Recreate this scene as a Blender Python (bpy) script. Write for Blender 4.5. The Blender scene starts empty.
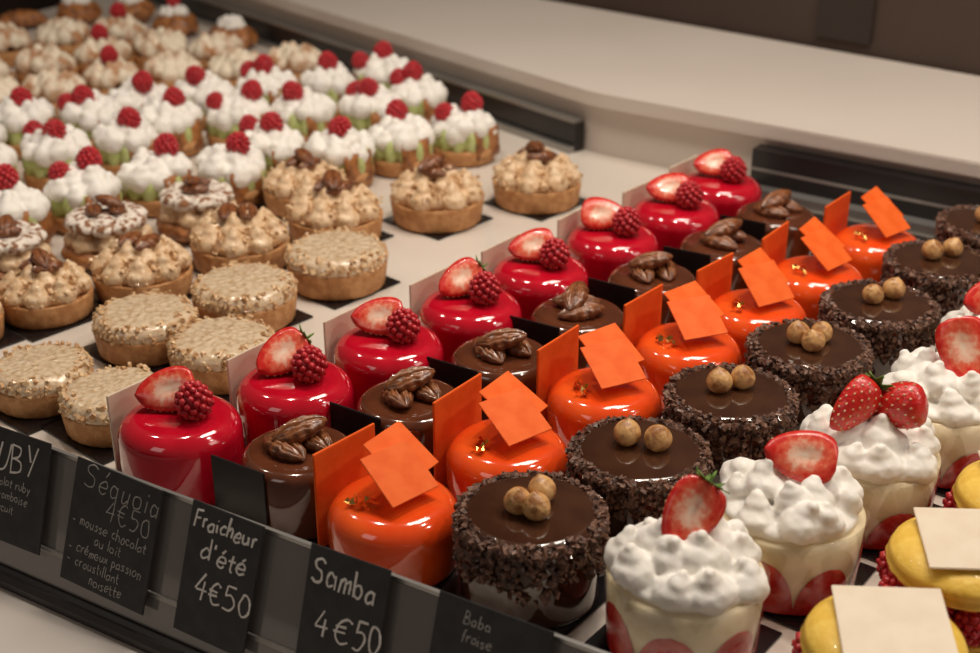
import bpy, bmesh, math, random
from mathutils import Vector, Matrix, Euler, Quaternion, noise
random.seed(7)
S = bpy.context.scene
COL = S.collection
PITCH = math.radians(25.4); SP, CP = math.sin(PITCH), math.cos(PITCH)
CAM_H = 0.397; F = 1361.0

def shelf_point(px, py, z):
    """world x,y of a thing measured in the photograph whose reference point is z above the shelf"""
    u = (px-490)/F; v = (py-326.5)/F
    Z = (CAM_H-z)/(SP+v*CP)
    return Z*u, Z*(CP-v*SP), Z

# ------------------------------------------------------------------ materials
def mat(name, col, rough=.5, coat=0, col2=None, nscale=200, bump=0, bscale=400, sss=0, metal=0, spec=.5, lo=.4, hi=.6, sssr=(1,.4,.2)):
    m = bpy.data.materials.new(name); m.use_nodes = True
    nt = m.node_tree; b = nt.nodes['Principled BSDF']
    b.inputs['Base Color'].default_value = (*col, 1)
    b.inputs['Roughness'].default_value = rough
    b.inputs['Metallic'].default_value = metal
    b.inputs['Coat Weight'].default_value = coat
    b.inputs['Coat Roughness'].default_value = .04
    b.inputs['Specular IOR Level'].default_value = spec
    if sss:
        b.inputs['Subsurface Weight'].default_value = sss
        b.inputs['Subsurface Scale'].default_value = .004
        b.inputs['Subsurface Radius'].default_value = sssr
    tc = nt.nodes.new('ShaderNodeTexCoord')
    if col2 is not None:
        n = nt.nodes.new('ShaderNodeTexNoise'); n.inputs['Scale'].default_value = nscale; n.inputs['Detail'].default_value = 5
        r = nt.nodes.new('ShaderNodeValToRGB')
        r.color_ramp.elements[0].position = lo; r.color_ramp.elements[1].position = hi
        r.color_ramp.elements[0].color = (*col, 1); r.color_ramp.elements[1].color = (*col2, 1)
        nt.links.new(tc.outputs['Object'], n.inputs['Vector']); nt.links.new(n.outputs['Fac'], r.inputs['Fac'])
        nt.links.new(r.outputs['Color'], b.inputs['Base Color'])
    if bump:
        n2 = nt.nodes.new('ShaderNodeTexNoise'); n2.inputs['Scale'].default_value = bscale; n2.inputs['Detail'].default_value = 4
        bp = nt.nodes.new('ShaderNodeBump'); bp.inputs['Strength'].default_value = bump; bp.inputs['Distance'].default_value = .002
        nt.links.new(tc.outputs['Object'], n2.inputs['Vector']); nt.links.new(n2.outputs['Fac'], bp.inputs['Height'])
        nt.links.new(bp.outputs['Normal'], b.inputs['Normal'])
    return m

M = {}
M['red'] = mat('red_mirror_glaze', (.50,.003,.018), .10, 1, (.58,.006,.024), 60)
M['orange'] = mat('orange_mirror_glaze', (.88,.075,.010), .12, 1, (.92,.11,.014), 50)
M['brown'] = mat('milk_chocolate_glaze', (.095,.026,.011), .13, .9, (.125,.036,.015), 60)
M['choc'] = mat('dark_chocolate_glaze', (.046,.017,.009), .09, 1, (.062,.024,.012), 70)
M['nib'] = mat('cocoa_nibs', (.055,.022,.014), .5, .15, (.22,.11,.07), 300, .4, 900)
M['white_choc'] = mat('white_chocolate', (.74,.63,.49), .4, 0, (.78,.68,.54), 60)
M['dark_plaque'] = mat('dark_chocolate_plaque', (.008,.006,.007), .35, 0, (.014,.010,.010), 60)
M['orange_choc'] = mat('orange_chocolate', (.84,.120,.014), .6, 0, (.90,.155,.024), 80, spec=.2)
M['gold'] = mat('gold_leaf', (.95,.62,.18), .25, 0, metal=1)
M['rasp'] = mat('raspberry_flesh', (.42,.010,.022), .35, .2, (.58,.028,.038), 300, .2, 700, sss=.1)
M['skin'] = mat('strawberry_skin', (.58,.010,.010), .22, .5, (.70,.025,.016), 200, .5, 500)
M['leaf'] = mat('strawberry_leaf', (.10,.20,.03), .55, 0, (.18,.30,.06), 200)
M['hazel'] = mat('roasted_hazelnut', (.66,.38,.15), .4, .15, (.34,.14,.045), 170, .5, 250, lo=.44, hi=.60)
M['pecan'] = mat('glazed_pecan', (.27,.095,.032), .3, .3, (.13,.042,.015), 200, .15, 700)
M['crust'] = mat('golden_tart_crust', (.46,.205,.07), .6, 0, (.60,.31,.125), 160, .5, 600)
M['nutcream'] = mat('praline_cream', (.80,.60,.39), .4, .2, (.68,.45,.25), 200, .3, 500)
M['glazed_nut'] = mat('glazed_chopped_nut_top', (.76,.60,.42), .10, 1, (.54,.36,.20), 230, .35, 300, lo=.45, hi=.68)
M['nutbits'] = mat('chopped_nuts', (.80,.58,.34), .45, .1, (.52,.28,.12), 150)
M['cream'] = mat('whipped_cream', (.88,.85,.79), .5, 0, (.91,.88,.83), 80, .08, 420, sss=.2, sssr=(1,.8,.6))
M['green'] = mat('pistachio_cream', (.46,.52,.18), .45, 0, (.56,.62,.27), 150)
M['puff'] = mat('caramelised_choux', (.46,.18,.05), .4, .3, (.22,.075,.022), 120, .6, 400)
M['sugar'] = mat('sugar_dusted_choux', (.82,.74,.65), .8, 0, (.26,.11,.045), 160, .4, 400, lo=.48, hi=.58)
M['toast'] = mat('toasted_meringue', (.86,.76,.60), .5, 0, (.44,.18,.055), 50, .2, 400, lo=.45, hi=.64)
M['yellow'] = mat('yellow_macaron', (.80,.50,.06), .5, .05, (.86,.58,.10), 150, .2, 500)
M['custard'] = mat('vanilla_mousse', (.82,.67,.42), .4, .2, (.87,.74,.50), 60)
M['jelly'] = mat('strawberry_compote', (.50,.018,.016), .25, .4, (.72,.11,.07), 110, lo=.45, hi=.72)
M['shelf'] = mat('cream_lacquer_shelf', (.68,.61,.54), .26, .3, (.72,.65,.58), 4)
M['board'] = mat('black_pastry_board', (.006,.005,.006), .25, .3, (.012,.010,.011), 60)
M['counter'] = mat('pale_solid_worktop', (.66,.59,.53), .36, .15, (.70,.63,.57), 3)
M['riser'] = mat('pale_lacquer_riser', (.62,.55,.49), .5, 0, (.65,.58,.52), 5)
M['black'] = mat('black_trim', (.010,.009,.010), .35, .1, (.016,.014,.014), 20)
M['steel'] = mat('brushed_steel', (.30,.29,.28), .32, 0, (.38,.37,.35), 12, metal=.7)
M['fascia'] = mat('smoked_glass_fascia', (.16,.15,.145), .10, 1, (.20,.19,.18), 6)
M['slate'] = mat('chalkboard_slate', (.018,.018,.020), .6, 0, (.028,.028,.029), 90)
M['chalk'] = mat('white_chalk_ink', (.80,.78,.75), .8)
M['chalk_dim'] = mat('faded_chalk_ink', (.44,.43,.41), .8)
M['wall'] = mat('dark_brown_wall', (.045,.026,.019), .7, 0, (.068,.042,.030), 2.5)
M['dark_wall'] = mat('darker_brown_post', (.024,.015,.012), .7, 0, (.034,.022,.017), 5)
M['floor'] = mat('brown_floor', (.12,.08,.06), .6, 0, (.16,.11,.08), 4)
M['ledge'] = mat('white_outer_ledge', (.50,.46,.43), .4, .1, (.55,.50,.46), 4)
def cut_mat():
    m = bpy.data.materials.new('strawberry_cut_flesh'); m.use_nodes = True
    nt = m.node_tree; b = nt.nodes['Principled BSDF']; b.inputs['Roughness'].default_value = .3; b.inputs['Coat Weight'].default_value = .3
    tc = nt.nodes.new('ShaderNodeTexCoord'); mp = nt.nodes.new('ShaderNodeMapping')
    mp.inputs['Scale'].default_value = (1/.0185, 1/.0148, 0)
    mp.inputs['Location'].default_value = (-.1, 0, 0)
    ln = nt.nodes.new('ShaderNodeVectorMath'); ln.operation = 'LENGTH'
    no = nt.nodes.new('ShaderNodeTexNoise'); no.inputs['Scale'].default_value = 300
    ma = nt.nodes.new('ShaderNodeMath'); ma.operation = 'MULTIPLY_ADD'; ma.inputs[1].default_value = .8
    sb = nt.nodes.new('ShaderNodeMath'); sb.operation = 'SUBTRACT'; sb.inputs[1].default_value = .40
    r = nt.nodes.new('ShaderNodeValToRGB'); e = r.color_ramp.elements
    e[0].position = 0; e[0].color = (.90,.68,.54,1); e[1].position = 1; e[1].color = (.52,.008,.008,1)
    x = e.new(.30); x.color = (.88,.50,.36,1); x = e.new(.54); x.color = (.80,.14,.075,1); x = e.new(.78); x.color = (.68,.026,.018,1)
    nt.links.new(tc.outputs['Object'], mp.inputs['Vector']); nt.links.new(mp.outputs['Vector'], ln.inputs[0])
    nt.links.new(tc.outputs['Object'], no.inputs['Vector'])
    nt.links.new(no.outputs['Fac'], ma.inputs[0]); nt.links.new(ln.outputs['Value'], ma.inputs[2])
    nt.links.new(ma.outputs[0], sb.inputs[0]); nt.links.new(sb.outputs[0], r.inputs['Fac'])
    nt.links.new(r.outputs['Color'], b.inputs['Base Color']); return m
M['cut'] = cut_mat()
def clear_mat():
    m = bpy.data.materials.new('clear_cup'); m.use_nodes = True
    nt = m.node_tree; nt.nodes.remove(nt.nodes['Principled BSDF'])
    out = nt.nodes['Material Output']
    t = nt.nodes.new('ShaderNodeBsdfTransparent'); t.inputs[0].default_value = (.98,.98,.975,1)
    g = nt.nodes.new('ShaderNodeBsdfGlossy'); g.inputs['Roughness'].default_value = .04
    lw = nt.nodes.new('ShaderNodeLayerWeight'); lw.inputs['Blend'].default_value = .2
    mu = nt.nodes.new('ShaderNodeMath'); mu.operation = 'MULTIPLY_ADD'; mu.inputs[1].default_value = .30; mu.inputs[2].default_value = .04
    mx = nt.nodes.new('ShaderNodeMixShader')
    nt.links.new(lw.outputs['Facing'], mu.inputs[0]); nt.links.new(mu.outputs[0], mx.inputs[0])
    nt.links.new(t.outputs[0], mx.inputs[1]); nt.links.new(g.outputs[0], mx.inputs[2])
    nt.links.new(mx.outputs[0], out.inputs['Surface']); return m
M['clear'] = clear_mat()

# ------------------------------------------------------------------ mesh helpers
def finish(bm, name, mats, smooth=True):
    bmesh.ops.recalc_face_normals(bm, faces=bm.faces[:])
    me = bpy.data.meshes.new(name); bm.to_mesh(me); bm.free()
    if not isinstance(mats, (list, tuple)): mats = [mats]
    for m in mats: me.materials.append(M[m])
    if smooth:
        for p in me.polygons: p.use_smooth = True
    return me

def lathe_bm(bm, prof, seg=48, fn=None, mi=0, off=(0,0,0), caps=True):
    rings = []
    for r, z in prof:
        ring = []
        for i in range(seg):
            a = 2*math.pi*i/seg
            rr = r if fn is None else fn(r, z, a)
            ring.append(bm.verts.new((rr*math.cos(a)+off[0], rr*math.sin(a)+off[1], z+off[2])))
        rings.append(ring)
    for j in range(len(rings)-1):
        for i in range(seg):
            f = bm.faces.new((rings[j][i], rings[j][(i+1)%seg], rings[j+1][(i+1)%seg], rings[j+1][i])); f.material_index = mi
    if caps:
        f = bm.faces.new(rings[0][::-1]); f.material_index = mi
        f = bm.faces.new(rings[-1]); f.material_index = mi

def lathe(name, prof, m, seg=48, fn=None, caps=True):
    bm = bmesh.new(); lathe_bm(bm, prof, seg, fn, caps=caps); return finish(bm, name, m)

def round_cyl(R, H, rt, dome=.001, base=.97, skirt=0, n=7):
    p = [(R*base*.95, 0), (R*base+skirt, .0006), (R*base+skirt*.6, .002), (R*.99, H*.25), (R, H*.5), (R, H-rt)]
    for i in range(1, n+1):
        a = math.pi/2*i/n
        p.append((R-rt+rt*math.cos(a), H-rt+rt*math.sin(a)))
    for k in (.75, .5, .25, .02):
        p.append(((R-rt)*k, H+dome*(1-k*k)))
    return p

def ico(bm, c, s, sub=1, rot=None, jit=0):
    mtx = Matrix.Translation(c) @ (rot.to_matrix().to_4x4() if rot else Matrix()) @ Matrix.Diagonal((*(s if hasattr(s, '__len__') else (s,s,s)), 1))
    r = bmesh.ops.create_icosphere(bm, subdivisions=sub, radius=1, matrix=mtx)
    return r['verts']

def box_bm(bm, c, s, rot=None, bev=0):
    mtx = Matrix.Translation(c) @ (rot.to_matrix().to_4x4() if rot else Matrix()) @ Matrix.Diagonal((*s, 1))
    r = bmesh.ops.create_cube(bm, size=1, matrix=mtx)
    if bev:
        es = {e for v in r['verts'] for e in v.link_edges}
        bmesh.ops.bevel(bm, geom=list(es), offset=bev, segments=2, affect='EDGES')

def box(name, s, m, bev=0, c=(0,0,0)):
    bm = bmesh.new(); box_bm(bm, c, s, None, bev); return finish(bm, name, m, False)

def remesh(name, bm, m, voxel, smooth_it=3, ns=0, nf=100):
    tmp = bpy.data.meshes.new('t'); bm.to_mesh(tmp); bm.free()
    o = bpy.data.objects.new('t', tmp); COL.objects.link(o)
    md = o.modifiers.new('r', 'REMESH'); md.mode = 'VOXEL'; md.voxel_size = voxel; md.use_smooth_shade = True
    if smooth_it:
        sm = o.modifiers.new('s', 'SMOOTH'); sm.iterations = smooth_it; sm.factor = .5
    dg = bpy.context.evaluated_depsgraph_get(); dg.update()
    me = bpy.data.meshes.new_from_object(o.evaluated_get(dg))
    bpy.data.objects.remove(o); bpy.data.meshes.remove(tmp)
    me.name = name
    if ns:
        for v in me.vertices:
            v.co += v.normal*ns*noise.noise(v.co*nf)
    me.materials.clear(); me.materials.append(M[m])
    for p in me.polygons: p.use_smooth = True
    return me

def chips(name, pts, smin, smax, m, flat=.6):
    bm = bmesh.new()
    for p in pts:
        s = random.uniform(smin, smax)
        rot = Euler((random.uniform(0,6), random.uniform(0,6), random.uniform(0,6)))
        mtx = Matrix.Translation(p) @ rot.to_matrix().to_4x4() @ Matrix.Diagonal((s*random.uniform(.8,1.4), s, s*flat, 1))
        r = bmesh.ops.create_cube(bm, size=1, matrix=mtx)
        for v in r['verts']: v.co += Vector([random.uniform(-1,1)*s*.16 for _ in range(3)])
    return finish(bm, name, m, False)

def frame(normal, axis):
    n = Vector(normal).normalized(); a = Vector(axis); a = (a-n*a.dot(n)).normalized(); b = n.cross(a)
    return Matrix((a, b, n)).transposed().to_quaternion()

# ------------------------------------------------------------------ small pieces
def strawberry_half():
    bm = bmesh.new(); L, R = .034, .0150; NS, NT = 20, 14
    rows = []
    for i in range(NS+1):
        s = min(max(i/NS, .004), .996)
        r = R*1.44*(s**.55)*((1-s)**.28)
        x = -L/2+L*s
        arc = [bm.verts.new((x, r*math.cos(math.pi+math.pi*j/NT), r*.85*math.sin(math.pi+math.pi*j/NT))) for j in range(NT+1)]
        mid = math.exp(-((s-.62)/.22)**2)
        cap = [arc[0]]+[bm.verts.new((x, -r+2*r*k/8, .0018*math.sin(math.pi*k/8)-.0024*mid*(1 if k==4 else .25 if k in (3,5) else 0))) for k in range(1, 8)]+[arc[-1]]
        rows.append((arc, cap))
    for (a, c), (a2, c2) in zip(rows, rows[1:]):
        for j in range(NT):
            bm.faces.new((a[j], a[j+1], a2[j+1], a2[j])).material_index = 0
        for k in range(8):
            bm.faces.new((c[k], c2[k], c2[k+1], c[k+1])).material_index = 1
    for a, c in (rows[0], rows[-1]):
        try: bm.faces.new(a+c[1:-1][::-1])
        except Exception: pass
    for i in range(1, 10):
        s = i/10.5; r = R*1.44*(s**.55)*((1-s)**.28); x = -L/2+L*s
        for j in range(7):
            a = math.pi+math.pi*(j+.35+(i%2)*.4)/7.2
            for f in {f for v in ico(bm, (x, r*math.cos(a), r*.85*math.sin(a)), (.0009,.0006,.0006), 1) for f in v.link_faces}: f.material_index = 2
    return finish(bm, 'strawberry_half', ['skin', 'cut', 'nutbits'])
def calyx():
    bm = bmesh.new()
    for i in range(8):
        a = 2*math.pi*i/8+random.uniform(-.15,.15); l = random.uniform(.008,.011)
        d = Vector((0, math.cos(a), math.sin(a))); t = Vector((0,-math.sin(a), math.cos(a)))
        p0 = Vector((0,0,0)); 
        pts = [p0-t*.0012, p0+t*.0012, d*l*.5+t*.0022+Vector((.0005,0,0)), d*l+Vector((.003*random.uniform(.2,1.4),0,0)), d*l*.5-t*.0022+Vector((.0005,0,0))]
        top = [bm.verts.new(p+Vector((.0003,0,0))) for p in pts]; bot = [bm.verts.new(p-Vector((.0003,0,0))) for p in pts]
        bm.faces.new(top); bm.faces.new(bot[::-1])
        for k in range(5): bm.faces.new((top[k], bot[k], bot[(k+1)%5], top[(k+1)%5]))
    ico(bm, (.003,0,0), (.004,.0009,.0009), 1)
    return finish(bm, 'calyx', 'leaf')
def raspberry():
    bm = bmesh.new(); ico(bm, (0,0,.0095), (.0080,.0080,.0085), 2)
    n = 64
    for i in range(n):
        t = (i+.5)/n; ph = math.acos(1-2*t); a = i*2.39996
        z = math.cos(ph); r = math.sin(ph)
        k = 1-.18*max(z,0)
        c = (.0082*r*math.cos(a)*k, .0082*r*math.sin(a)*k, .0098+.0088*z)
        ico(bm, c, random.uniform(.0019,.0023), 1)
    return finish(bm, 'raspberry', 'rasp')
def hazelnut():
    def fn(r, z, a): return r*(1+.03*math.cos(3*a)+.02*math.sin(2*a+z*200))
    p = [(.0002,0)]
    for i in range(1, 15):
        t = i/15; th = math.pi*t
        p.append((.0072*math.sin(th)*(1-.10*t)+.0001, .0065-.0065*math.cos(th)+.0012*t**5))
    p.append((.0004,.0144)); return lathe('hazelnut', p, 'hazel', 24, fn)
def pecan():
    bm = bmesh.new(); NS, NT = 48, 56; rows = []
    for i in range(NS+1):
        s = i/NS; x = -.0140+.028*s; r = math.sin(math.pi*min(max(s,.015),.985))**.55
        row = []
        for j in range(NT):
            a = 2*math.pi*j/NT
            y = math.cos(a); z = math.sin(a)
            g = 1
            if z > 0:
                g -= .75*math.exp(-(y/.12)**2)
                lobe = abs(y)-.12
                if lobe > 0: g -= .42*(.5+.5*math.cos(lobe*19+2.2+1.3*math.sin(13*s+(0 if y>0 else 1.5))))**3
            e = 1+.06*math.sin(30*s+(1 if y>0 else 0))
            row.append(bm.verts.new((x, .0074*r*y*e, .0050*r*z*g+.0028)))
        rows.append(row)
    for a, b in zip(rows, rows[1:]):
        for j in range(NT): bm.faces.new((a[j], a[(j+1)%NT], b[(j+1)%NT], b[j]))
    bm.faces.new(rows[0]); bm.faces.new(rows[-1][::-1])
    return finish(bm, 'pecan', 'pecan')
def gold_leaf():
    bm = bmesh.new(); g = {}
    for i in range(7):
        for j in range(5):
            g[i,j] = bm.verts.new(((i-3)*.0014+random.uniform(-.0006,.0006), (j-2)*.0011+random.uniform(-.0006,.0006), random.uniform(0,.0028)))
    for i in range(6):
        for j in range(4):
            if random.random() < .72: bm.faces.new((g[i,j], g[i+1,j], g[i+1,j+1], g[i,j+1]))
    for v in [v for v in bm.verts if not v.link_faces]: bm.verts.remove(v)
    return finish(bm, 'gold_leaf', 'gold', False)

ME = {}
ME['straw'] = strawberry_half(); ME['calyx'] = calyx(); ME['rasp'] = raspberry(); ME['hazel'] = hazelnut()
ME['pecan'] = pecan(); ME['gold'] = gold_leaf()
ME['plq_w'] = box('white_plaque', (.0014,.042,.049), 'white_choc', .0003, (0,0,.0245))
ME['plq_o'] = box('orange_plaque', (.0014,.042,.055), 'orange_choc', .0003, (0,0,.0275))
ME['plq_k'] = box('dark_plaque', (.036,.0014,.040), 'dark_plaque', .0003, (0,0,.0200))
ME['sq_o'] = box('orange_square', (.029,.029,.0008), 'orange_choc', .0002)
ME['sq_w'] = box('white_square', (.045,.045,.0012), 'white_choc', .0003)

def wob(amp, k=3):
    return lambda r, z, a: r*(1+amp*math.sin(k*a+z*60)+amp*.6*math.sin(2*a+1.3))
ME['red_body'] = lathe('red_cake', round_cyl(.033,.042,.011,.0008,.98,.0006), 'red', 64, wob(.004))
ME['brown_body'] = lathe('brown_cake', round_cyl(.0300,.037,.006,.0005,.98,.0008), 'brown', 64, wob(.004))
ME['orange_body'] = lathe('orange_cake', round_cyl(.0325,.036,.012,.0015,.95,.0005), 'orange', 64, wob(.005))
ME['choc_body'] = lathe('choc_cake', round_cyl(.0340,.0455,.006,.0016,.95,.0008), 'choc', 64, wob(.006))
pts = []
for i in range(1250):
    a = random.uniform(0, 2*math.pi); t = random.random()
    if t < .30:
        r = random.uniform(.0305,.0350); z = .0452-.9*max(0,(r-.0305))*.7+random.uniform(-.0012,.0004)
    else:
        z = .0435-(random.random()**1.3)*(.024+.004*math.sin(5*a)); r = .0345+random.uniform(-.0005,.0010)
    pts.append((r*math.cos(a), r*math.sin(a), z))
ME['nibs'] = chips('cocoa_nibs', pts, .0013, .0034, 'nib')

# cups
Hc = .041
ME['cup'] = lathe('cup', [(.0325,.0003),(.0340,.0015),(.0352,.02),(.0361,Hc),(.0366,Hc+.0004),(.0364,Hc+.001)], 'clear', 64, caps=False)
ME['filling'] = lathe('filling', [(.030,.0008),(.0325,.0010),(.0333,.003),(.0343,.02),(.0352,Hc-.0025),(.030,Hc-.0015),(.001,Hc-.001)], 'custard', 64)
def slice_me():
    bm = bmesh.new(); W, Hh = .0158, .026; N = 14
    grid = {}
    for i in range(N+1):
        z = .0015+Hh*i/N; w = W*math.sqrt(max(0, 1-(i/N)**2.6))*(.85+.15*(1-i/N))
        for j in range(11):
            y = w*(j-5)/5; a = y/.0345; R = .0336+.0012*min(z/.02,1)+.0004*max(0,z-.02)/.02+.0004-.0004*abs((j-5)/5)**4
            grid[i,j] = bm.verts.new((R*math.cos(a), R*math.sin(a), z))
    for i in range(N):
        for j in range(10):
            try: bm.faces.new((grid[i,j], grid[i,j+1], grid[i+1,j+1], grid[i+1,j]))
            except Exception: pass
    bmesh.ops.remove_doubles(bm, verts=bm.verts[:], dist=.00002)
    return finish(bm, 'slice', 'jelly')
ME['slice'] = slice_me()
def cream_top(seed, R, z0, n, h, vox=.0010):
    rnd = random.Random(seed); bm = bmesh.new()
    ico(bm, (0,0,z0+h*.10), (R*.95,R*.95,h*.38), 3)
    k = int(n*.58)
    def blob(c, s):
        ico(bm, c, (s*rnd.uniform(.95,1.15),s*rnd.uniform(.95,1.15),s*.8), 2, Euler((0,0,rnd.uniform(0,3))))
        t = c+Vector((rnd.uniform(-.0025,.0025),rnd.uniform(-.0025,.0025),s*.60)); ico(bm, t, (s*.62,s*.54,s*.48), 2, Euler((0,0,rnd.uniform(0,3))))
        if rnd.random() < .8: ico(bm, t+Vector((rnd.uniform(-.002,.002),rnd.uniform(-.002,.002),s*.38)), (s*.32,s*.26,s*.28), 2)
    for i in range(k):
        a = 2*math.pi*i/k+rnd.uniform(-.22,.22); r = R*rnd.uniform(.70,.78)
        blob(Vector((r*math.cos(a), r*math.sin(a), z0+h*.25+rnd.uniform(-.002,.0025))), rnd.uniform(.0085,.0112))
    for i in range(n-k):
        a = 2*math.pi*i/(n-k)+rnd.uniform(-.4,.4); r = R*rnd.uniform(.28,.44)
        blob(Vector((r*math.cos(a), r*math.sin(a), z0+h*.55+rnd.uniform(-.001,.003))), rnd.uniform(.0085,.0110))
    ico(bm, (0,0,z0+h*.6), .009, 2)
    return remesh('cream', bm, 'cream', vox, 2, .0012, 120)
ME['cream_a'] = cream_top(1, .0345, Hc-.002, 17, .019)
ME['cream_b'] = cream_top(5, .0345, Hc-.002, 16, .019)

# macaron
ME['shell'] = lathe('macaron_shell', [(.001,0),(.028,0),(.0315,.0006),(.0335,.002),(.0340,.0035),(.0322,.0050),(.0335,.0065),(.0320,.010),(.027,.0135),(.018,.0160),(.008,.0172),(.0005,.0174)], 'yellow', 72,
                    lambda r,z,a: r*(1+(.03*noise.noise(Vector((math.cos(a)*9,math.sin(a)*9,z*900))) if .0003<z<.0045 else 0)))
ME['shell_low'] = lathe('macaron_low', [(.0005,0),(.022,.0005),(.031,.0035),(.0340,.007),(.0325,.0085),(.0340,.010),(.0335,.0118),(.030,.0125),(.001,.0125)], 'yellow', 72)

# tarts
def fl(r, z, a): return r*(1+.006*math.sin(26*a)) if r > .02 else r
ME['crust'] = lathe('crust', [(.001,0),(.033,0),(.0345,.0015),(.0365,.0175),(.0362,.0185),(.0345,.0187),(.0335,.016),(.001,.0155)], 'crust', 104, fl)
def nut_dome():
    bm = bmesh.new()
    prof = [(.0335,.015),(.0352,.0180),(.0356,.0205),(.0352,.0240),(.0334,.0268),(.031,.0282)]+[(.0290-.0024*i,.0289+.0001*i) for i in range(12)]+[(.0004,.0300)]
    lathe_bm(bm, prof, 110)
    me = finish(bm, 'nut_dome', 'glazed_nut')
    for v in me.vertices:
        if v.co.z > .019:
            c = v.co; k = .0015*noise.noise(c*300)+.0005*noise.noise(c*700)
            r = Vector((c.x,c.y,0)); 
            if r.length > .031: v.co += r.normalized()*k
            else: v.co.z += k*.6
    return me
ME['nut_dome'] = nut_dome()
pts = []
for i in range(240):
    a = random.uniform(0,6.283)
    if i % 4: r = random.uniform(.0342,.0358); z = random.uniform(.0185,.0255)
    else: r = random.uniform(.026,.034); z = .0284
    pts.append((r*math.cos(a), r*math.sin(a), z))
ME['nut_chips'] = chips('chopped_nuts', pts, .0016, .0036, 'nutbits')
def rosettes(seed, mat_, R=.0265):
    rnd = random.Random(seed); bm = bmesh.new()
    ico(bm, (0,0,.020), (.031,.031,.010), 2)
    for ring, n, rr, zz in ((0,8,R,.0225),(1,5,.013,.0285)):
        for i in range(n):
            a = 2*math.pi*i/n+ring*.4+rnd.uniform(-.08,.08)
            c = Vector((rr*math.cos(a), rr*math.sin(a), zz)); s = .0105
            inw = Vector((-math.cos(a),-math.sin(a),0))*.0015
            ico(bm, c, (s,s,s*.85), 2); ico(bm, c+inw+Vector((0,0,s*.7)), s*.58, 2); ico(bm, c+inw*2+Vector((0,0,s*1.2)), s*.30, 1)
    return remesh('rosettes', bm, mat_, .0013, 1, .0008, 220)
ME['rosettes'] = rosettes(3, 'nutcream')
pts = []
for i in range(250):
    a = random.uniform(0,6.283); r = .0365*random.random()**.42
    z = .0205+.018*(1-(r/.038)**2.2)+random.uniform(-.003,.0005)
    if r > .030: z = random.uniform(.019,.0285)
    pts.append((r*math.cos(a), r*math.sin(a), z))
ME['nut_scatter'] = chips('nut_scatter', pts, .0013, .0032, 'nutbits')
def swirl(seed, m='cream', R=.026, z0=.030, big=.014):
    rnd = random.Random(seed); bm = bmesh.new()
    ico(bm, (0,0,z0+.003), (R*1.0,R*.9,.008), 2)
    for i in range(10):
        a = 2*math.pi*i/10+rnd.uniform(-.2,.2); s = rnd.uniform(.0080,.0112)
        c = Vector((R*.84*math.cos(a), R*.78*math.sin(a), z0+rnd.uniform(-.002,.005)))
        ico(bm, c, s, 2); ico(bm, c+Vector((rnd.uniform(-.002,.002),rnd.uniform(-.002,.002),s*.75)), s*.5, 2)
    for i in range(5):
        a = 1.256*i+rnd.random()*.6; c = Vector((R*.42*math.cos(a), R*.42*math.sin(a), z0+.007+rnd.uniform(0,.003)))
        ico(bm, c, (big*.66,big*.66,big*.6), 2); ico(bm, c+Vector((0,0,big*.5)), big*.34, 2)
    ico(bm, (0,0,z0+.006), .010, 2)
    return remesh('swirl', bm, m, .0015, 2, .0012, 110)
ME['swirl_a'] = swirl(2); ME['swirl_b'] = swirl(9); ME['swirl_c'] = swirl(21)
ME['toast'] = swirl(4, 'toast', .028, .020, .015)
def puff_base(R, H, m='puff'):
    bm = bmesh.new(); n = 10
    for i in range(n):
        a = 2*math.pi*i/n; ico(bm, (R*.68*math.cos(a), R*.68*math.sin(a), H*.5), (R*.36,R*.36,H*.5), 2)
    ico(bm, (0,0,H*.5), (R*.8,R*.8,H*.48), 2)
    return remesh('puff', bm, m, .0016, 2, .0012, 150)
ME['puff_low'] = puff_base(.036,.017); ME['puff_sugar'] = puff_base(.034,.014,'sugar')
def bun():
    bm = bmesh.new(); ico(bm, (0,0,.015), (.031,.031,.017), 3)
    for i in range(7):
        a = 2*math.pi*i/7; ico(bm, (.020*math.cos(a), .020*math.sin(a), .012), (.013,.013,.012), 2)
    me = remesh('bun', bm, 'puff', .0018, 2, .003, 80)
    for v in me.vertices: v.co.z = max(v.co.z, 0)
    return me
ME['bun'] = bun()
ME['praline_ring'] = rosettes(8, 'nutcream')
def pistachio():
    bm = bmesh.new(); n = 12
    for i in range(n):
        a = 2*math.pi*i/n; ico(bm, (.0235*math.cos(a), .0235*math.sin(a), .021), (.0062,.0062,.013), 2)
    ico(bm, (0,0,.020), (.022,.022,.012), 2)
    return remesh('pistachio', bm, 'green', .0014, 1)
ME['pistachio'] = pistachio()
ME['base_small'] = lathe('base_small', [(.001,0),(.027,0),(.0285,.001),(.0295,.012),(.0285,.0135),(.001,.0138)], 'crust', 60, fl)
def wafer():
    bm = bmesh.new(); box_bm(bm, (0,0,.013), (.0022,.030,.026)); bmesh.ops.subdivide_edges(bm, edges=bm.edges[:], cuts=5, use_grid_fill=True)
    for v in bm.verts: v.co.x += .0016*noise.noise(v.co*160); v.co.z += .003*noise.noise(v.co*90)
    return finish(bm, 'wafer', 'puff')
ME['wafer'] = wafer()
def plait():
    bm = bmesh.new()
    for i in range(9):
        t = -1+2*i/8; w = .019*math.sqrt(max(.12,1-t*t*.8))
        ico(bm, (.034*t,0,w*.72), (.0085,w,w*.72), 2, Euler((0,0,.5)))
    return remesh('plait', bm, 'puff', .0016, 1, .001, 120)
ME['plait'] = plait()
ME['board'] = box('board', (.068,.068,.0015), 'board', .0003, (0,0,.00075))

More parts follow.
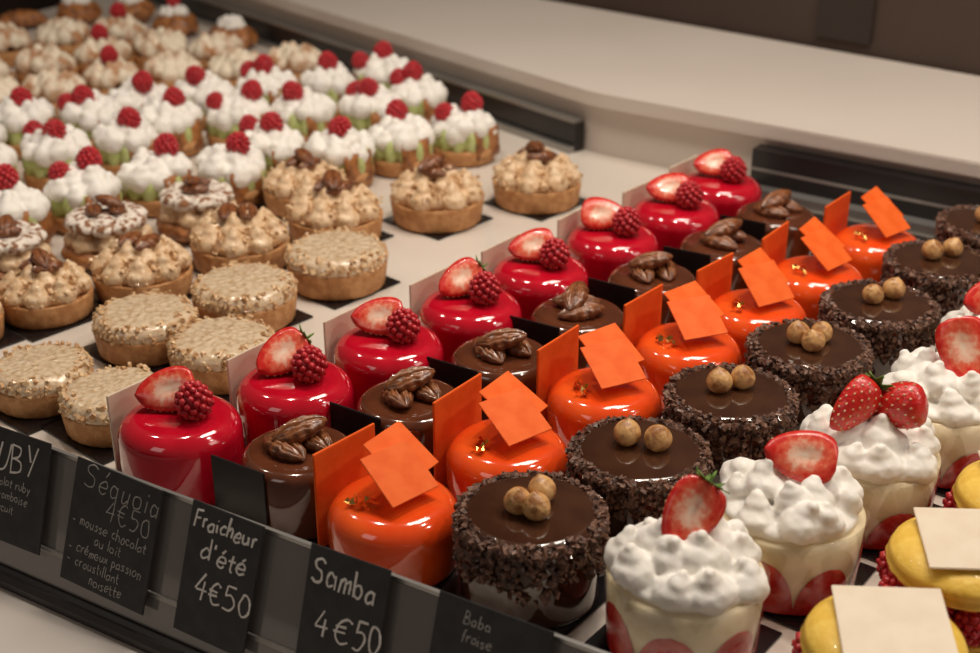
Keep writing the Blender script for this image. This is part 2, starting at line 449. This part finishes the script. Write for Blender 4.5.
# ------------------------------------------------------------------ layout
BT = .0016
reds = [(184,412,0),(297,378,1),(389,339,0),(471,300,2),(541,265,0),(613,232,0),(677,205,0),(724,181,3)]
browns = [(300,449),(404,396),(500,352),(578,311),(653,275),(722,242),(772,210)]
oranges = [(402,498),(513,440),(612,386),(689,338),(758,303),(818,268),(880,236)]
chocs = [(520,507),(634,448),(724,391),(810,344),(880,302),(938,258),(990,222)]
cups = [(686,566),(793,502),(868,448),(946,394),(1000,340)]
macs = [(888,622),(968,538),(1030,478)]
plain = [(42,376,100),(115,402,106),(147,327,103),(222,352,106),(245,298,104),(337,264,101)]
rose = [(37,290,94),(142,268,100),(240,240,100),(333,212,97),(437,197,95),(537,180,90),(305,184,84),(-40,312,100)]
dust = [(18,240,88),(105,233,96),(198,207,88)]
C = [(35,200),(98,181),(160,168),(220,157),(277,148),(332,141),(390,133),(447,124),
     (-20,172),(8,156),(62,143),(122,131),(180,119),(238,111),(294,106),(350,101),(402,92),
     (-15,128),(30,116),(92,107),(148,96),(205,88),(262,82),(318,77),(368,71)]
mer = [(10,86),(65,80),(172,66),(120,72),(222,62),(45,58),(105,48),(160,42),(272,58),(-20,66),(5,36),(62,30),(118,26),(210,44)]
chx = [(175,20),(232,32),(20,14),(78,8),(132,6)]
items = []
def reg(lst, z, r, k=1):
    for it in lst:
        x,y,Z = shelf_point(it[0],it[1],z); rr = r if r else it[2]*Z/F/2
        items.append([it[:2], x, y, rr, rr])
reg(reds,.042+BT,.0350); reg(browns,.037+BT,.0325); reg(oranges,.036+BT,.0345); reg(chocs,.045+BT,.0360)
reg(cups,Hc+BT,.0368); reg(macs,.048,.0345); reg(plain,.016,None); reg(rose,.020,None); reg(dust,.022,None)
reg(C,.036,.0310); reg(mer,.030,.0325); reg(chx,.02,.031)
for itn in range(60):
    for i in range(len(items)):
        for j in range(i+1, len(items)):
            a, b = items[i], items[j]; dx = b[1]-a[1]; dy = b[2]-a[2]; d = math.hypot(dx,dy); need = a[3]+b[3]+.0006
            if d < need and d > 1e-6:
                k = (need-d)/2*.6/d; a[1] -= dx*k; a[2] -= dy*k; b[1] += dx*k; b[2] += dy*k
POS = {it[0]:(it[1],it[2],it[3]) for it in items}

def P(name, mesh, loc=(0,0,0), q=None, s=1, label=None, kids=(), kind=None):
    return dict(name=name, mesh=mesh, loc=loc, q=q, s=s, label=label, kids=kids, kind=kind)
def add_part(parent, p):
    o = bpy.data.objects.new(p['name'], ME[p['mesh']]); COL.objects.link(o); o.parent = parent
    o.location = p['loc']; o.rotation_mode = 'QUATERNION'
    if p['q'] is not None: o.rotation_quaternion = p['q']
    s = p['s']; o.scale = s if hasattr(s, '__len__') else (s,s,s)
    if p['label']: o['label'] = p['label']
    if p['kind']: o['kind'] = p['kind']
    for k in p['kids']: add_part(o, k)
def thing(name, cat, label, group, parts, x, y, z, yaw, scale=1):
    e = bpy.data.objects.new(name, None); e.empty_display_size = .01; COL.objects.link(e)
    e.location = (x,y,z); e.rotation_euler = (0,0,yaw); e.scale = (scale,)*3
    e['label'] = label; e['category'] = cat; e['group'] = group
    for p in parts: add_part(e, p)
    return e
def solid(name, mesh, cat, label, loc=(0,0,0), rz=0, group=None):
    o = bpy.data.objects.new(name, mesh); COL.objects.link(o); o.location = loc; o.rotation_euler = (0,0,rz)
    o['label'] = label; o['category'] = cat
    if group: o['group'] = group
    return o
YAW = math.radians(-38)
def put_board(x, y, yaw, s=1):
    o = solid('pastry_board', ME['board'], 'board', 'small square black presentation board under a pastry', (x,y,0), yaw, 'black pastry boards')
    o.scale = (s,s,1)
def qz(a, x=0, y=0): return Euler((x,y,a)).to_quaternion()
def camdir(x, y, yaw):
    """horizontal direction towards the customer side, in the pastry's own frame"""
    v = Vector((-x*.6, -y, 0)).normalized(); return Matrix.Rotation(-yaw, 3, 'Z') @ v
def pecans(n, z, R, sc=1.0):
    """fan of pecan halves: two side by side, a third leaning across"""
    a0 = random.uniform(-.9,.9); out = []
    d = Vector((-math.sin(a0), math.cos(a0), 0))
    for k in range(min(n,2)):
        p = d*(R if k else -R)
        out.append(P('pecan','pecan',(p.x,p.y,z),Euler((random.uniform(-.12,.12),random.uniform(-.1,.1),a0+random.uniform(-.22,.22))).to_quaternion(),sc,'glossy ridged pecan half'))
    if n > 2:
        out.append(P('pecan','pecan',(random.uniform(-.003,.003),random.uniform(-.003,.003),z+.0062*sc),Euler((random.uniform(-.2,.2),-.22,a0+random.uniform(.7,1.4))).to_quaternion(),sc,'glossy ridged pecan half'))
    return out
up = Vector((0,0,1))
for i,(px,py,var) in enumerate(reds):
    x,y,_ = POS[(px,py)]; yaw = YAW+random.uniform(-.03,.03)
    c = camdir(x,y,yaw); side = Vector((-c.y, c.x, 0))
    n = (c*1.0+up*random.uniform(.8,1.15)+side*random.uniform(-.35,.1)); ax = side*random.choice((-1,1)) + up*random.uniform(-.1,.35)
    if var in (1,2): ax = side*.8+up*.8
    kids = [P('calyx','calyx',(.0165,0,-.003))] if var in (1,2) else ()
    st = P('strawberry_half','straw', tuple(-side*.0065-c*.006+up*(.042+.0115)), frame(n, ax), random.uniform(.86,.98), 'cut strawberry half with pale centre', kids)
    parts = [P('cake_body','red_body'), P('chocolate_plaque','plq_w',(-.0348,.002,0), qz(random.uniform(-.03,.03)), 1, 'thin square white chocolate plaque'), st,
             P('raspberry','rasp', tuple(side*.0090+c*.0055+up*.0415), qz(random.random()*6), 1.08, 'fresh whole raspberry')]
    thing('red_glazed_cake','cake','round red mirror-glazed cake with halved strawberry, raspberry and white plaque','red glazed strawberry cakes',parts,x,y,BT,yaw)
    put_board(x,y,YAW)
for i,(px,py) in enumerate(browns):
    x,y,_ = POS[(px,py)]; yaw = YAW+random.uniform(-.05,.05)
    parts = [P('cake_body','brown_body'), P('chocolate_plaque','plq_k',(-.0110,-.0322,0), qz(math.radians(7)),.97,'thin square dark chocolate plaque')]
    parts += pecans(3, .0375, .0080, 1.08)
    thing('milk_chocolate_cake','cake','round glossy brown chocolate cake topped with pecans, dark plaque beside it','brown pecan cakes',parts,x,y,BT,yaw)
    put_board(x,y,YAW)
for i,(px,py) in enumerate(oranges):
    x,y,_ = POS[(px,py)]; yaw = YAW+random.uniform(-.05,.05); j = random.uniform(-.25,.25)
    t1 = random.uniform(.50,.68)
    parts = [P('cake_body','orange_body'), P('chocolate_plaque','plq_o',(-.0342,.002,0),qz(random.uniform(-.04,.04)),1,'tall thin square orange chocolate plaque'),
             P('chocolate_square','sq_o',(-.004,.011,.036+.0175), Euler((0,t1,j)).to_quaternion(),1,'thin orange chocolate square'),
             P('chocolate_square','sq_o',(.004,.001,.036+.0145), Euler((0,t1,j-random.uniform(.2,.4))).to_quaternion(),1,'thin orange chocolate square'),
             P('gold_leaf','gold',(-.006,-.016,.0366),qz(random.random()*6),1.6,'crumpled scrap of edible gold leaf')]
    thing('orange_glazed_cake','cake','round orange mirror-glazed cake with orange chocolate squares and gold leaf','orange glazed cakes',parts,x,y,BT,yaw)
    put_board(x,y,YAW)
for i,(px,py) in enumerate(chocs):
    x,y,_ = POS[(px,py)]; yaw = YAW+random.uniform(-3,3)
    parts = [P('cake_body','choc_body'), P('cocoa_nibs','nibs',kind='stuff',label='crust of crushed cocoa nibs')]
    c = camdir(x,y,yaw); side = Vector((-c.y,c.x,0))
    offs = [(-.0072,.001),(.0072,-.001),(.000,.0105)]; ry = random.uniform(-.5,.5)
    for a,b in offs[:3 if i in (0,3) else 2]:
        p = side*a+c*b; p = Matrix.Rotation(ry,3,'Z')@p
        parts.append(P('hazelnut','hazel',(p.x,p.y,.0463), Euler((random.uniform(-.3,.3),random.uniform(-.3,.3),random.random()*6)).to_quaternion(), random.uniform(.92,1.04),'roasted hazelnut'))
    thing('cocoa_nib_chocolate_cake','cake','round dark chocolate cake rimmed with cocoa nibs, hazelnuts on top','cocoa nib chocolate cakes',parts,x,y,BT,yaw)
    put_board(x,y,YAW)
for i,(px,py) in enumerate(cups):
    x,y,_ = POS[(px,py)]; yaw = random.random()*6
    parts = [P('cup','cup',label='clear plastic cup'), P('mousse_filling','filling',label='pale vanilla mousse'), P('whipped_cream','cream_a' if i%2==0 else 'cream_b',label='piped white whipped cream')]
    for k in range(7): parts.append(P('strawberry_slice','slice',(0,0,0),qz(k*2*math.pi/7),(1,1,random.uniform(.8,1.15)),'strawberry slice pressed to the cup wall'))
    c = camdir(x,y,yaw); side = Vector((-c.y,c.x,0)); zt = Hc+.025
    if i == 0: b = [(0, .0, c+up*.55+side*.1, side*.5+up*.9, True, .98)]
    elif i == 1: b = [(.002,.0, c+up*.9-side*.1, side*1+up*-.15, False, 1.0)]
    elif i == 2: b = [(-.012,.004, -c-up*.1-side*.8, up*.5+side*.8, True, .95),(.010,0, -c-up*.3+side*.6, side+up*.2, False, .95)]
    elif i == 3: b = [(.006,0, c+up*.5+side*-.1, -side*.3+up*1, False, 1.1)]
    else: b = [(-.008,0, c+up*.6, side+up*.4, False, 1.0)]
    for a,d,n,axx,lf,sc in b:
        p = side*a+c*d+up*(zt+(.002 if n.dot(c)>0 else .0))
        parts.append(P('strawberry_half','straw',tuple(p),frame(n,axx),sc,'halved red strawberry', [P('calyx','calyx',(.0165,0,-.003))] if lf else ()))
    thing('strawberry_cream_cup','dessert cup','clear cup of vanilla mousse and strawberries under whipped cream','strawberry cream cups',parts,x,y,BT,yaw)
    put_board(x,y,YAW)
for i,(px,py) in enumerate(macs):
    x,y,_ = POS[(px,py)]; yaw = YAW+.45
    parts = [P('macaron_shell','shell_low'), P('macaron_shell','shell',(0,0,.0290)), P('chocolate_plaque','sq_w',(.002,-.001,.0472),Euler((.05,-.04,.1)).to_quaternion(),1,'thin white chocolate square')]
    for k in range(9):
        a = k*2*math.pi/9; parts.append(P('raspberry','rasp',(.0280*math.cos(a),.0280*math.sin(a),.0108),qz(k),1.04,'fresh whole raspberry'))
    thing('raspberry_macaron','macaron','large yellow macaron filled with raspberries, white chocolate square on top','raspberry macarons',parts,x,y,BT,yaw)
    put_board(x,y,YAW)
YT = math.radians(-42)
for px,py,w in plain:
    x,y,r = POS[(px,py)]; s = r/.0365
    thing('nut_crusted_tart','tart','round shortcrust tart with flat glazed chopped-nut top','chopped nut tarts',
          [P('tart_crust','crust',label='golden fluted crust'),P('nut_topping','nut_dome',label='glazed nutty top'),P('chopped_nuts','nut_chips',kind='stuff')],x,y,BT,random.random()*6,s)
    put_board(x,y,YT,.95)
for px,py,w in rose:
    x,y,r = POS[(px,py)]; s = r/.0370
    parts = [P('tart_crust','crust',label='golden fluted crust'),P('praline_rosettes','rosettes',label='piped praline cream peaks'),P('chopped_nuts','nut_scatter',kind='stuff')]
    parts += pecans(2+(px%2), .0380, .0072, .98)
    thing('praline_pecan_tart','tart','round tart with piped praline cream, chopped nuts and pecans','praline pecan tarts',parts,x,y,BT,random.random()*6,s)
    put_board(x,y,YT,.95)
for px,py,w in dust:
    x,y,r = POS[(px,py)]; s = r/.0370
    parts = [P('choux_base','puff_low',label='caramelised choux'),P('praline_cream','praline_ring',(0,0,.001),None,(.92,.92,.8),'piped praline cream'),P('choux_lid','puff_sugar',(0,0,.026),None,.92,'choux dusted with icing sugar')]
    parts += pecans(3, .0385, .0085, .85)
    thing('sugar_dusted_choux','choux pastry','round choux pastry filled with praline, dusted with icing sugar','sugar dusted choux',parts,x,y,BT,random.random()*6,s)
for i,(px,py) in enumerate(C):
    x,y,_ = POS[(px,py)]
    yaw = math.radians(-40)+random.uniform(-.25,.25)
    parts = [P('pastry_base','base_small',label='golden shortcrust base'),P('pistachio_cream','pistachio',label='piped green pistachio cream'),
             P('whipped_cream',('swirl_a','swirl_b','swirl_c')[i%3],(0,0,random.uniform(-.002,.002)),qz(random.random()*6),(1.03,1.03,1),'white whipped cream'),
             P('raspberry','rasp',(random.uniform(-.010,.010),random.uniform(-.010,.010),.0405),Euler((random.uniform(-.5,.5),random.uniform(-.5,.5),i)).to_quaternion(),1.1,'fresh whole raspberry')]
    for k in (1,-1): parts.append(P('caramel_wafer','wafer',(.0280*k,random.uniform(-.004,.004),.006),Euler((0,-.10*k,0)).to_quaternion(),1,'caramelised wafer'))
    if i % 3 == 1 or i in (7,16,15,24): parts.append(P('raspberry','rasp',(-.015,-.012,.036),Euler((.5,.2,i)).to_quaternion(),1,'fresh whole raspberry'))
    thing('raspberry_pistachio_pastry','pastry','pistachio pastry with whipped cream and a fresh raspberry on top','raspberry pistachio pastries',parts,x,y,BT,yaw,.98)
for i,(px,py) in enumerate(mer):
    x,y,_ = POS[(px,py)]
    parts = [P('tart_crust','crust',(0,0,0),None,.9),P('meringue','toast',(0,0,0),Euler((0,0,i*1.7)).to_quaternion(),(.97,.97,1.05),'scorched pale meringue')]
    if i%3 == 0: parts.append(P('raspberry','rasp',(0,0,.036),qz(i),1.0))
    thing('toasted_meringue_tart','tart','round tart with scorched meringue','toasted meringue tarts',parts,x,y,BT,i)
for i,(px,py) in enumerate(chx):
    x,y,_ = POS[(px,py)]
    if i != 2:
        parts = [P('choux_body','bun'),P('cream_rosette','swirl_c',(0,0,.010),qz(i),.66,'small pale cream rosette')]
        if i%2 == 0: parts.append(P('raspberry','rasp',(0,0,.036),qz(i),.95))
        thing('caramelised_choux','choux pastry','shiny caramel-brown choux bun with a cream rosette','caramelised choux buns',parts,x,y,BT,i,.90)
    else: thing('caramelised_plait','pastry','caramel-brown ribbed plaited pastry','caramelised plaits',[P('choux_body','plait')],x,y,BT,math.radians(35),.88)

# ------------------------------------------------------------------ display case
Bd = Vector((.857,-.515,0)).normalized(); Ad = Vector((.515,.857,0)).normalized()
FZ = .035; P0 = Vector((-.2612,.631,0))
def prism(name, poly, z0, z1, m, bev=0):
    bm = bmesh.new()
    b = [bm.verts.new((p[0],p[1],z0)) for p in poly]; t = [bm.verts.new((p[0],p[1],z1)) for p in poly]
    bm.faces.new(b[::-1]); bm.faces.new(t)
    n = len(poly)
    for i in range(n): bm.faces.new((b[i],b[(i+1)%n],t[(i+1)%n],t[i]))
    if bev:
        bmesh.ops.bevel(bm, geom=[e for e in bm.edges], offset=bev, segments=3, affect='EDGES')
    return finish(bm, name, m, False)
def L(t, d=0): return P0+Bd*t+Ad*d
solid('display_shelf', prism('display_shelf',[L(-.9,.0035),L(1.1,.0035),L(1.1,1.9),L(-.9,1.9)],-.012,0,'shelf',.001),'display shelf','cream lacquered display shelf holding rows of pastries')
def slab(name, pts_xz, t0, t1, m):
    """pts: (d outward, z) cross-section extruded along the case front"""
    bm = bmesh.new()
    a = [bm.verts.new(L(t0,-d)+Vector((0,0,z+FZ))) for d,z in pts_xz]; b = [bm.verts.new(L(t1,-d)+Vector((0,0,z+FZ))) for d,z in pts_xz]
    bm.faces.new(a); bm.faces.new(b[::-1]); n = len(a)
    for i in range(n): bm.faces.new((a[i],a[(i+1)%n],b[(i+1)%n],b[i]))
    return finish(bm, name, m, False)
case = bpy.data.objects.new('display_case_front', None); COL.objects.link(case); case.location = L(0)+Vector((0,0,-.05)); 
case['label'] = 'sloping smoked front of the pastry case with price cards'; case['category'] = 'display case'
def cpart(name, me, label=None):
    o = bpy.data.objects.new(name, me); COL.objects.link(o); o.parent = case; o.matrix_parent_inverse = Matrix.Translation(-case.location)
    if label: o['label'] = label
cpart('fascia', slab('fascia',[(-.0015,0),(.0010,0),(.0235,-.065),(.015,-.065),(-.0030,-.034),(-.0030,-.004)],-.9,1.1,'fascia'),'grey reflective sloping fascia')
cpart('edge_strip', slab('edge_strip',[(-.0014,.0002),(-.0014,.0022),(.0006,.0022),(.0008,.0002)],-.9,1.1,'steel'),'thin raised steel lip')
cpart('card_rail', slab('card_rail',[(.0165,-.0470),(.0185,-.0470),(.0192,-.0490),(.0172,-.0490)],-.9,1.1,'steel'),'thin steel card rail')
cpart('bottom_trim', slab('bottom_trim',[(.015,-.0653),(.0300,-.0653),(.0315,-.0685),(.0315,-.073),(.015,-.073)],-.9,1.1,'black'),'black bottom channel')
solid('outer_ledge', slab('outer_ledge',[(.015,-.0735),(.30,-.0735),(.30,-.10),(.015,-.10)],-.9,1.1,'ledge'),'ledge','pale outer ledge below the case front')
solid('case_plinth', slab('case_plinth',[(.013,-.1005),(.25,-.1005),(.25,-1.034),(.013,-1.034)],-.9,1.1,'black'),'plinth','dark base cabinet beneath the pastry case')

# handwriting: each glyph is a few pen strokes
def circ(cx, cy, rx, ry, n=10, a0=1.2): return [(cx+rx*math.cos(a0+2*math.pi*i/n), cy+ry*math.sin(a0+2*math.pi*i/n)) for i in range(n+1)]
BOWL = [(.05,.4),(.25,.52),(.42,.28),(.25,0),(.05,.1)]
G = {'S':([[(.55,.85),(.35,1),(.1,.85),(.15,.6),(.45,.45),(.5,.15),(.25,0),(0,.12)]],.7),
'e':([[(.05,.27),(.4,.3),(.38,.48),(.2,.52),(.03,.35),(.05,.1),(.25,0),(.42,.1)]],.54),
'q':([[(.38,.42),(.2,.52),(.03,.28),(.12,0),(.36,.14)],[(.4,.52),(.38,-.4)]],.55),
'u':([[(.03,.5),(.05,.12),(.2,0),(.38,.15)],[(.4,.5),(.42,0)]],.56),
'y':([[(.03,.5),(.2,.08)],[(.4,.5),(.1,-.4)]],.5),
'o':([circ(.22,.26,.2,.25)],.54),'i':([[(.08,.5),(.08,0)],[(.08,.72),(.09,.76)]],.24),
'a':([[(.38,.42),(.2,.52),(.03,.28),(.12,0),(.36,.14)],[(.4,.5),(.43,0)]],.56),
'4':([[(.3,1),(.02,.35)],[(.02,.35),(.52,.38)],[(.38,.7),(.36,-.05)]],.66),
'€':([[(.58,.85),(.35,.95),(.12,.7),(.1,.3),(.3,.02),(.58,.12)],[(-.02,.6),(.42,.6)],[(-.02,.4),(.4,.4)]],.72),
'5':([[(.52,.97),(.12,.95)],[(.12,.95),(.08,.55)],[(.08,.55),(.35,.6),(.5,.35),(.35,.03),(.03,.05)]],.64),
'0':([circ(.25,.48,.22,.46)],.6),'F':([[(.05,1),(.03,0)],[(.05,1),(.52,1.02)],[(.04,.55),(.42,.56)]],.58),
'r':([[(.05,.5),(.05,0)],[(.05,.3),(.18,.48),(.33,.5)]],.40),'c':([[(.38,.42),(.2,.52),(.03,.28),(.15,.02),(.4,.08)]],.48),
'h':([[(.05,1),(.05,0)],[(.05,.35),(.22,.52),(.38,.4),(.38,0)]],.52),'n':([[(.05,.5),(.05,0)],[(.05,.35),(.22,.52),(.38,.4),(.38,0)]],.52),
'd':([[(.38,.42),(.2,.52),(.03,.28),(.12,0),(.36,.14)],[(.42,1),(.42,0)]],.56),
't':([[(.15,.85),(.14,.1),(.3,0)],[(0,.55),(.32,.56)]],.40),"'":([[(.1,1),(.05,.78)]],.2),
'm':([[(.04,.5),(.04,0)],[(.04,.35),(.15,.52),(.27,.4),(.27,0)],[(.27,.35),(.4,.52),(.52,.4),(.52,0)]],.66),
'b':([[(.05,1),(.05,0)],BOWL],.54),'l':([[(.07,1),(.07,0)]],.2),'s':([[(.35,.45),(.18,.52),(.06,.4),(.3,.2),(.25,.02),(.02,.05)]],.45),
'p':([[(.05,.5),(.03,-.4)],BOWL],.54),'-':([[(.05,.3),(.32,.3)]],.5),'x':([[(.03,.5),(.38,0)],[(.38,.5),(.02,0)]],.48),
'R':([[(.05,1),(.03,0)],[(.05,1),(.4,.95),(.42,.65),(.05,.5)],[(.15,.5),(.5,0)]],.64),'U':([[(.04,1),(.05,.2),(.25,0),(.48,.2),(.5,1)]],.66),
'B':([[(.05,1),(.03,0)],[(.05,1),(.38,.9),(.35,.6),(.05,.52)],[(.05,.52),(.45,.45),(.45,.1),(.03,0)]],.62),
'Y':([[(.02,1),(.27,.5)],[(.52,1),(.2,0)]],.6),'f':([[(.35,.95),(.18,.95),(.14,.7),(.14,0)],[(0,.52),(.3,.53)]],.4),' ':([],.35)}
G['é'] = (G['e'][0]+[[(.2,.68),(.34,.86)]], G['e'][1])
def catmull(p):
    if len(p) < 3: return p
    q = [p[0]]+list(p)+[p[-1]]; out = []
    for i in range(1, len(q)-2):
        for k in range(4):
            t = k/4; a,b,c,d = q[i-1],q[i],q[i+1],q[i+2]
            out.append(tuple(.5*((2*b[m])+(-a[m]+c[m])*t+(2*a[m]-5*b[m]+4*c[m]-d[m])*t*t+(-a[m]+3*b[m]-3*c[m]+d[m])*t**3) for m in (0,1)))
    out.append(p[-1]); return out
def write(body, size, pen, rnd):
    cu = bpy.data.curves.new('t','CURVE'); cu.dimensions = '3D'; cu.bevel_depth = pen; cu.bevel_resolution = 1; cu.use_fill_caps = True
    x = 0
    for ch in body:
        st, adv = G.get(ch, G['o']); dy = rnd.uniform(-.08,.08); sc = rnd.uniform(.88,1.12); sy = rnd.uniform(.92,1.14); sl = rnd.uniform(.0,.18)
        for s in st:
            s = [(a+rnd.uniform(-.035,.035), b+rnd.uniform(-.035,.035)) for a,b in s]
            pts = catmull(s); sp = cu.splines.new('POLY'); sp.points.add(len(pts)-1)
            for k,(a,b) in enumerate(pts):
                sp.points[k].co = ((x+a*sc+b*sl)*size, (b*sy+dy)*size, 0, 1); sp.points[k].radius = rnd.uniform(.75,1.25)
        x += adv*sc+.06
    o = bpy.data.objects.new('t',cu); COL.objects.link(o); dg = bpy.context.evaluated_depsgraph_get(); dg.update()
    me = bpy.data.meshes.new_from_object(o.evaluated_get(dg)); bpy.data.objects.remove(o)
    for v in me.vertices: v.co.z *= .25
    return me
ex = Bd; ey = (Ad*.0225+Vector((0,0,.065))).normalized(); nn = ex.cross(ey).normalized()
R3 = Matrix((ex,ey,nn)).transposed()
crnd = random.Random(3)
def card(t, w, h, lines, label, roll=0.0):
    me = box('price_card',(w,h,.0010),'slate',.0002,(w/2,-h/2,0))
    o = bpy.data.objects.new('price_card',me); COL.objects.link(o)
    org = L(t,-.0012)+Vector((0,0,FZ+.006))+nn*.0030
    o.matrix_world = Matrix.Translation(org) @ R3.to_4x4() @ Matrix.Rotation(roll,4,'Z')
    o['label'] = label; o['category'] = 'price card'; o['group'] = 'chalkboard price cards'
    for body,size,x,y,pen,dim in lines:
        tm = write(body,size,pen,crnd); tm.materials.clear(); tm.materials.append(M['chalk_dim' if dim else 'chalk'])
        c = bpy.data.objects.new('chalk_lettering',tm); COL.objects.link(c); c.parent = o; c.location = (x,-y,.0006)
        c['label'] = 'handwritten white lettering'
def tpix(px,py):
    x,y,_ = shelf_point(px,py,FZ+.006); return (Vector((x,y,0))-P0).dot(Bd)
TH = .00025
card(tpix(0,440)-.031,.060,.060,[('RUBY',.0150,.012,.021,.00055,False),('- chocolat ruby',.0050,.010,.030,TH,True),('framboise',.0050,.024,.037,TH,True),('- biscuit',.0050,.018,.044,TH,True)],'black chalkboard card with white lettering ending in uby',.02)
card(tpix(75,460),.058,.065,[('Séquoia',.0125,.007,.014,.0003,True),('4€50',.0105,.024,.026,.0003,True),('- mousse chocolat',.0056,.003,.034,TH,True),('au lait',.0056,.020,.041,TH,True),('- crémeux passion',.0056,.003,.048,TH,True),('- croustillant',.0056,.003,.055,TH,True),('noisette',.0056,.020,.062,TH,True)],'black chalkboard card listing a chocolate passion cake for 4€50',-.03)
card(tpix(195,500),.044,.066,[('Fraicheur',.0085,.003,.012,.00060,False),("d'été",.0105,.010,.027,.00058,False),('4€50',.0120,.009,.046,.00055,False)],'black chalkboard card with bold lettering and a 4€50 price',-.02)
card(tpix(315,542),.044,.066,[('Samba',.0115,.003,.018,.00060,False),('4€50',.0130,.008,.040,.00055,False)],'black chalkboard card with bold lettering and a 4€50 price',.015)
card(tpix(435,597),.056,.066,[('Baba',.0055,.014,.010,TH,True),('fraise',.0055,.014,.018,TH,True),('4€50',.0120,.014,.038,.0003,False)],'black chalkboard card with small faded lettering')

# ------------------------------------------------------------------ service counter behind
WZ = .060
def wp(px,py,z): x,y,_ = shelf_point(px,py,z); return Vector((x,y,0))
c0 = wp(592,92,WZ); cl = wp(280,-2,WZ); cr = wp(980,163,WZ)
dl = (cl-c0).normalized(); dr = (cr-c0).normalized()
bl = wp(548,0,WZ); br = wp(980,76,WZ); db = (br-bl).normalized()
front = [c0+dl*1.4, c0+dl*.02, c0+dl*.008+dr*.001, c0+dr*.008+dl*.001, c0+dr*.02, c0+dr*.9]
back = [br+db*.5, bl-db*.9]
counter = bpy.data.objects.new('service_counter',None); COL.objects.link(counter); counter.location = c0
counter['label'] = 'pale raised counter with angled worktop behind the pastry shelf'; counter['category'] = 'counter'
def kpart(name, me, label=None):
    o = bpy.data.objects.new(name, me); COL.objects.link(o); o.parent = counter; o.matrix_parent_inverse = Matrix.Translation(-counter.location)
    if label: o['label'] = label
kpart('worktop', prism('worktop',front+back,.047,WZ,'counter',.0015),'smooth pale worktop')
inn = Vector((.45,.89,0)).normalized()
def off(p,d): return p+inn*d
kpart('riser', prism('riser',[off(p,.010) for p in front]+[p-inn*.01 for p in back],.0003,.0468,'riser'),'pale vertical riser')
nl = Vector((dl.y,-dl.x,0)); nl = nl if nl.dot(inn)<0 else -nl
nr = Vector((dr.y,-dr.x,0)); nr = nr if nr.dot(inn)<0 else -nr
def strip(name, a, b, nrm, d0, d1, z0, z1, m, label):
    kpart(name, prism(name,[a+nrm*d0,b+nrm*d0,b+nrm*d1,a+nrm*d1],z0,z1,m), label)
a = c0+dl*.015; b = c0+dl*1.4
strip('vent_slot', a, b, nl, -.006, .006, .0005, .028,'black','black ventilation slot')
strip('metal_rail', a, b, nl, .0065, .012, .0005, .006,'steel','thin metal rail')
strip('metal_rail', a, b, nl, -.004, .008, .0285, .031,'steel','thin metal rail')
a = c0+dr*.165; b = c0+dr*.9
strip('vent_slot', a, b, nr, -.006, .010, .0005, .040,'black','black ventilation slot')
strip('metal_rail', a, b, nr, .0105, .024, .0005, .010,'steel','thin metal rail')
strip('metal_rail', a, b, nr, .0102, .0112, .022, .0245,'steel','thin metal rail')
strip('metal_rail', a, b, nr, .030, .050, .0005, .003,'black','dark rail')

# room
def struct(name, me): 
    o = bpy.data.objects.new(name, me); COL.objects.link(o); o['kind'] = 'structure'; o['label'] = name.replace('_',' '); o['category'] = name.split('_')[0]
wall_in = Vector((-db.y,db.x,0)); wall_in = wall_in if wall_in.dot(inn)>0 else -wall_in
w0 = bl-db*1.6+wall_in*.004; w1 = br+db*1.4+wall_in*.004
struct('wall_back', prism('wall_back',[w0,w1,w1+wall_in*.1,w0+wall_in*.1],-1.0,1.6,'wall'))
struct('floor', prism('floor',[(-3,-2),(3,-2),(3,4),(-3,4)],-1.05,-1.0,'floor'))
t0 = bl+db*.345; t1 = bl+db*.405
struct('trim_1', prism('trim_1',[t0-wall_in*.001,t1-wall_in*.001,t1+wall_in*.003,t0+wall_in*.003],WZ+.012,1.4,'dark_wall'))

# ------------------------------------------------------------------ lights
def area(name, loc, target, size, power, col, sy=None):
    l = bpy.data.lights.new(name,'AREA'); l.energy = power; l.color = col; l.size = size
    if sy: l.shape = 'RECTANGLE'; l.size_y = sy
    o = bpy.data.objects.new(name,l); COL.objects.link(o); o.location = loc
    o.rotation_euler = (Vector(target)-Vector(loc)).to_track_quat('-Z','Y').to_euler()
area('ceiling_light',(.32,1.05,1.2),(.16,.82,0),.35,5.8,(1,.89,.77))
for i in range(5):
    p = Vector((-.55+.33*i, 1.12-.16*i, .9)); area('spot_light', p, (p.x*.7, p.y-.1, 0), .05, .8 if i == 0 else 1.85, (1,.89,.76))
area('left_fill_light',(-.9,-.3,.9),(0,.7,0),.5,1.1,(1,.93,.86))  # soft fill added from the front left, no window behind it
area('side_light',(1.2,.3,.8),(.2,.7,0),.4,1.9,(1,.88,.76))
w = bpy.data.worlds.new('world'); S.world = w; w.use_nodes = True
w.node_tree.nodes['Background'].inputs[0].default_value = (.46,.35,.27,1); w.node_tree.nodes['Background'].inputs[1].default_value = .20

cam = bpy.data.cameras.new('camera'); co = bpy.data.objects.new('camera',cam); COL.objects.link(co)
co.location = (0,0,CAM_H); co.rotation_euler = (math.radians(90-25.4),0,0)
cam.lens = 50; cam.sensor_width = 36; cam.clip_start = .01; cam.clip_end = 50
cam.dof.use_dof = True; cam.dof.focus_distance = .72; cam.dof.aperture_fstop = 9
S.camera = co
S.view_settings.view_transform = 'Standard'
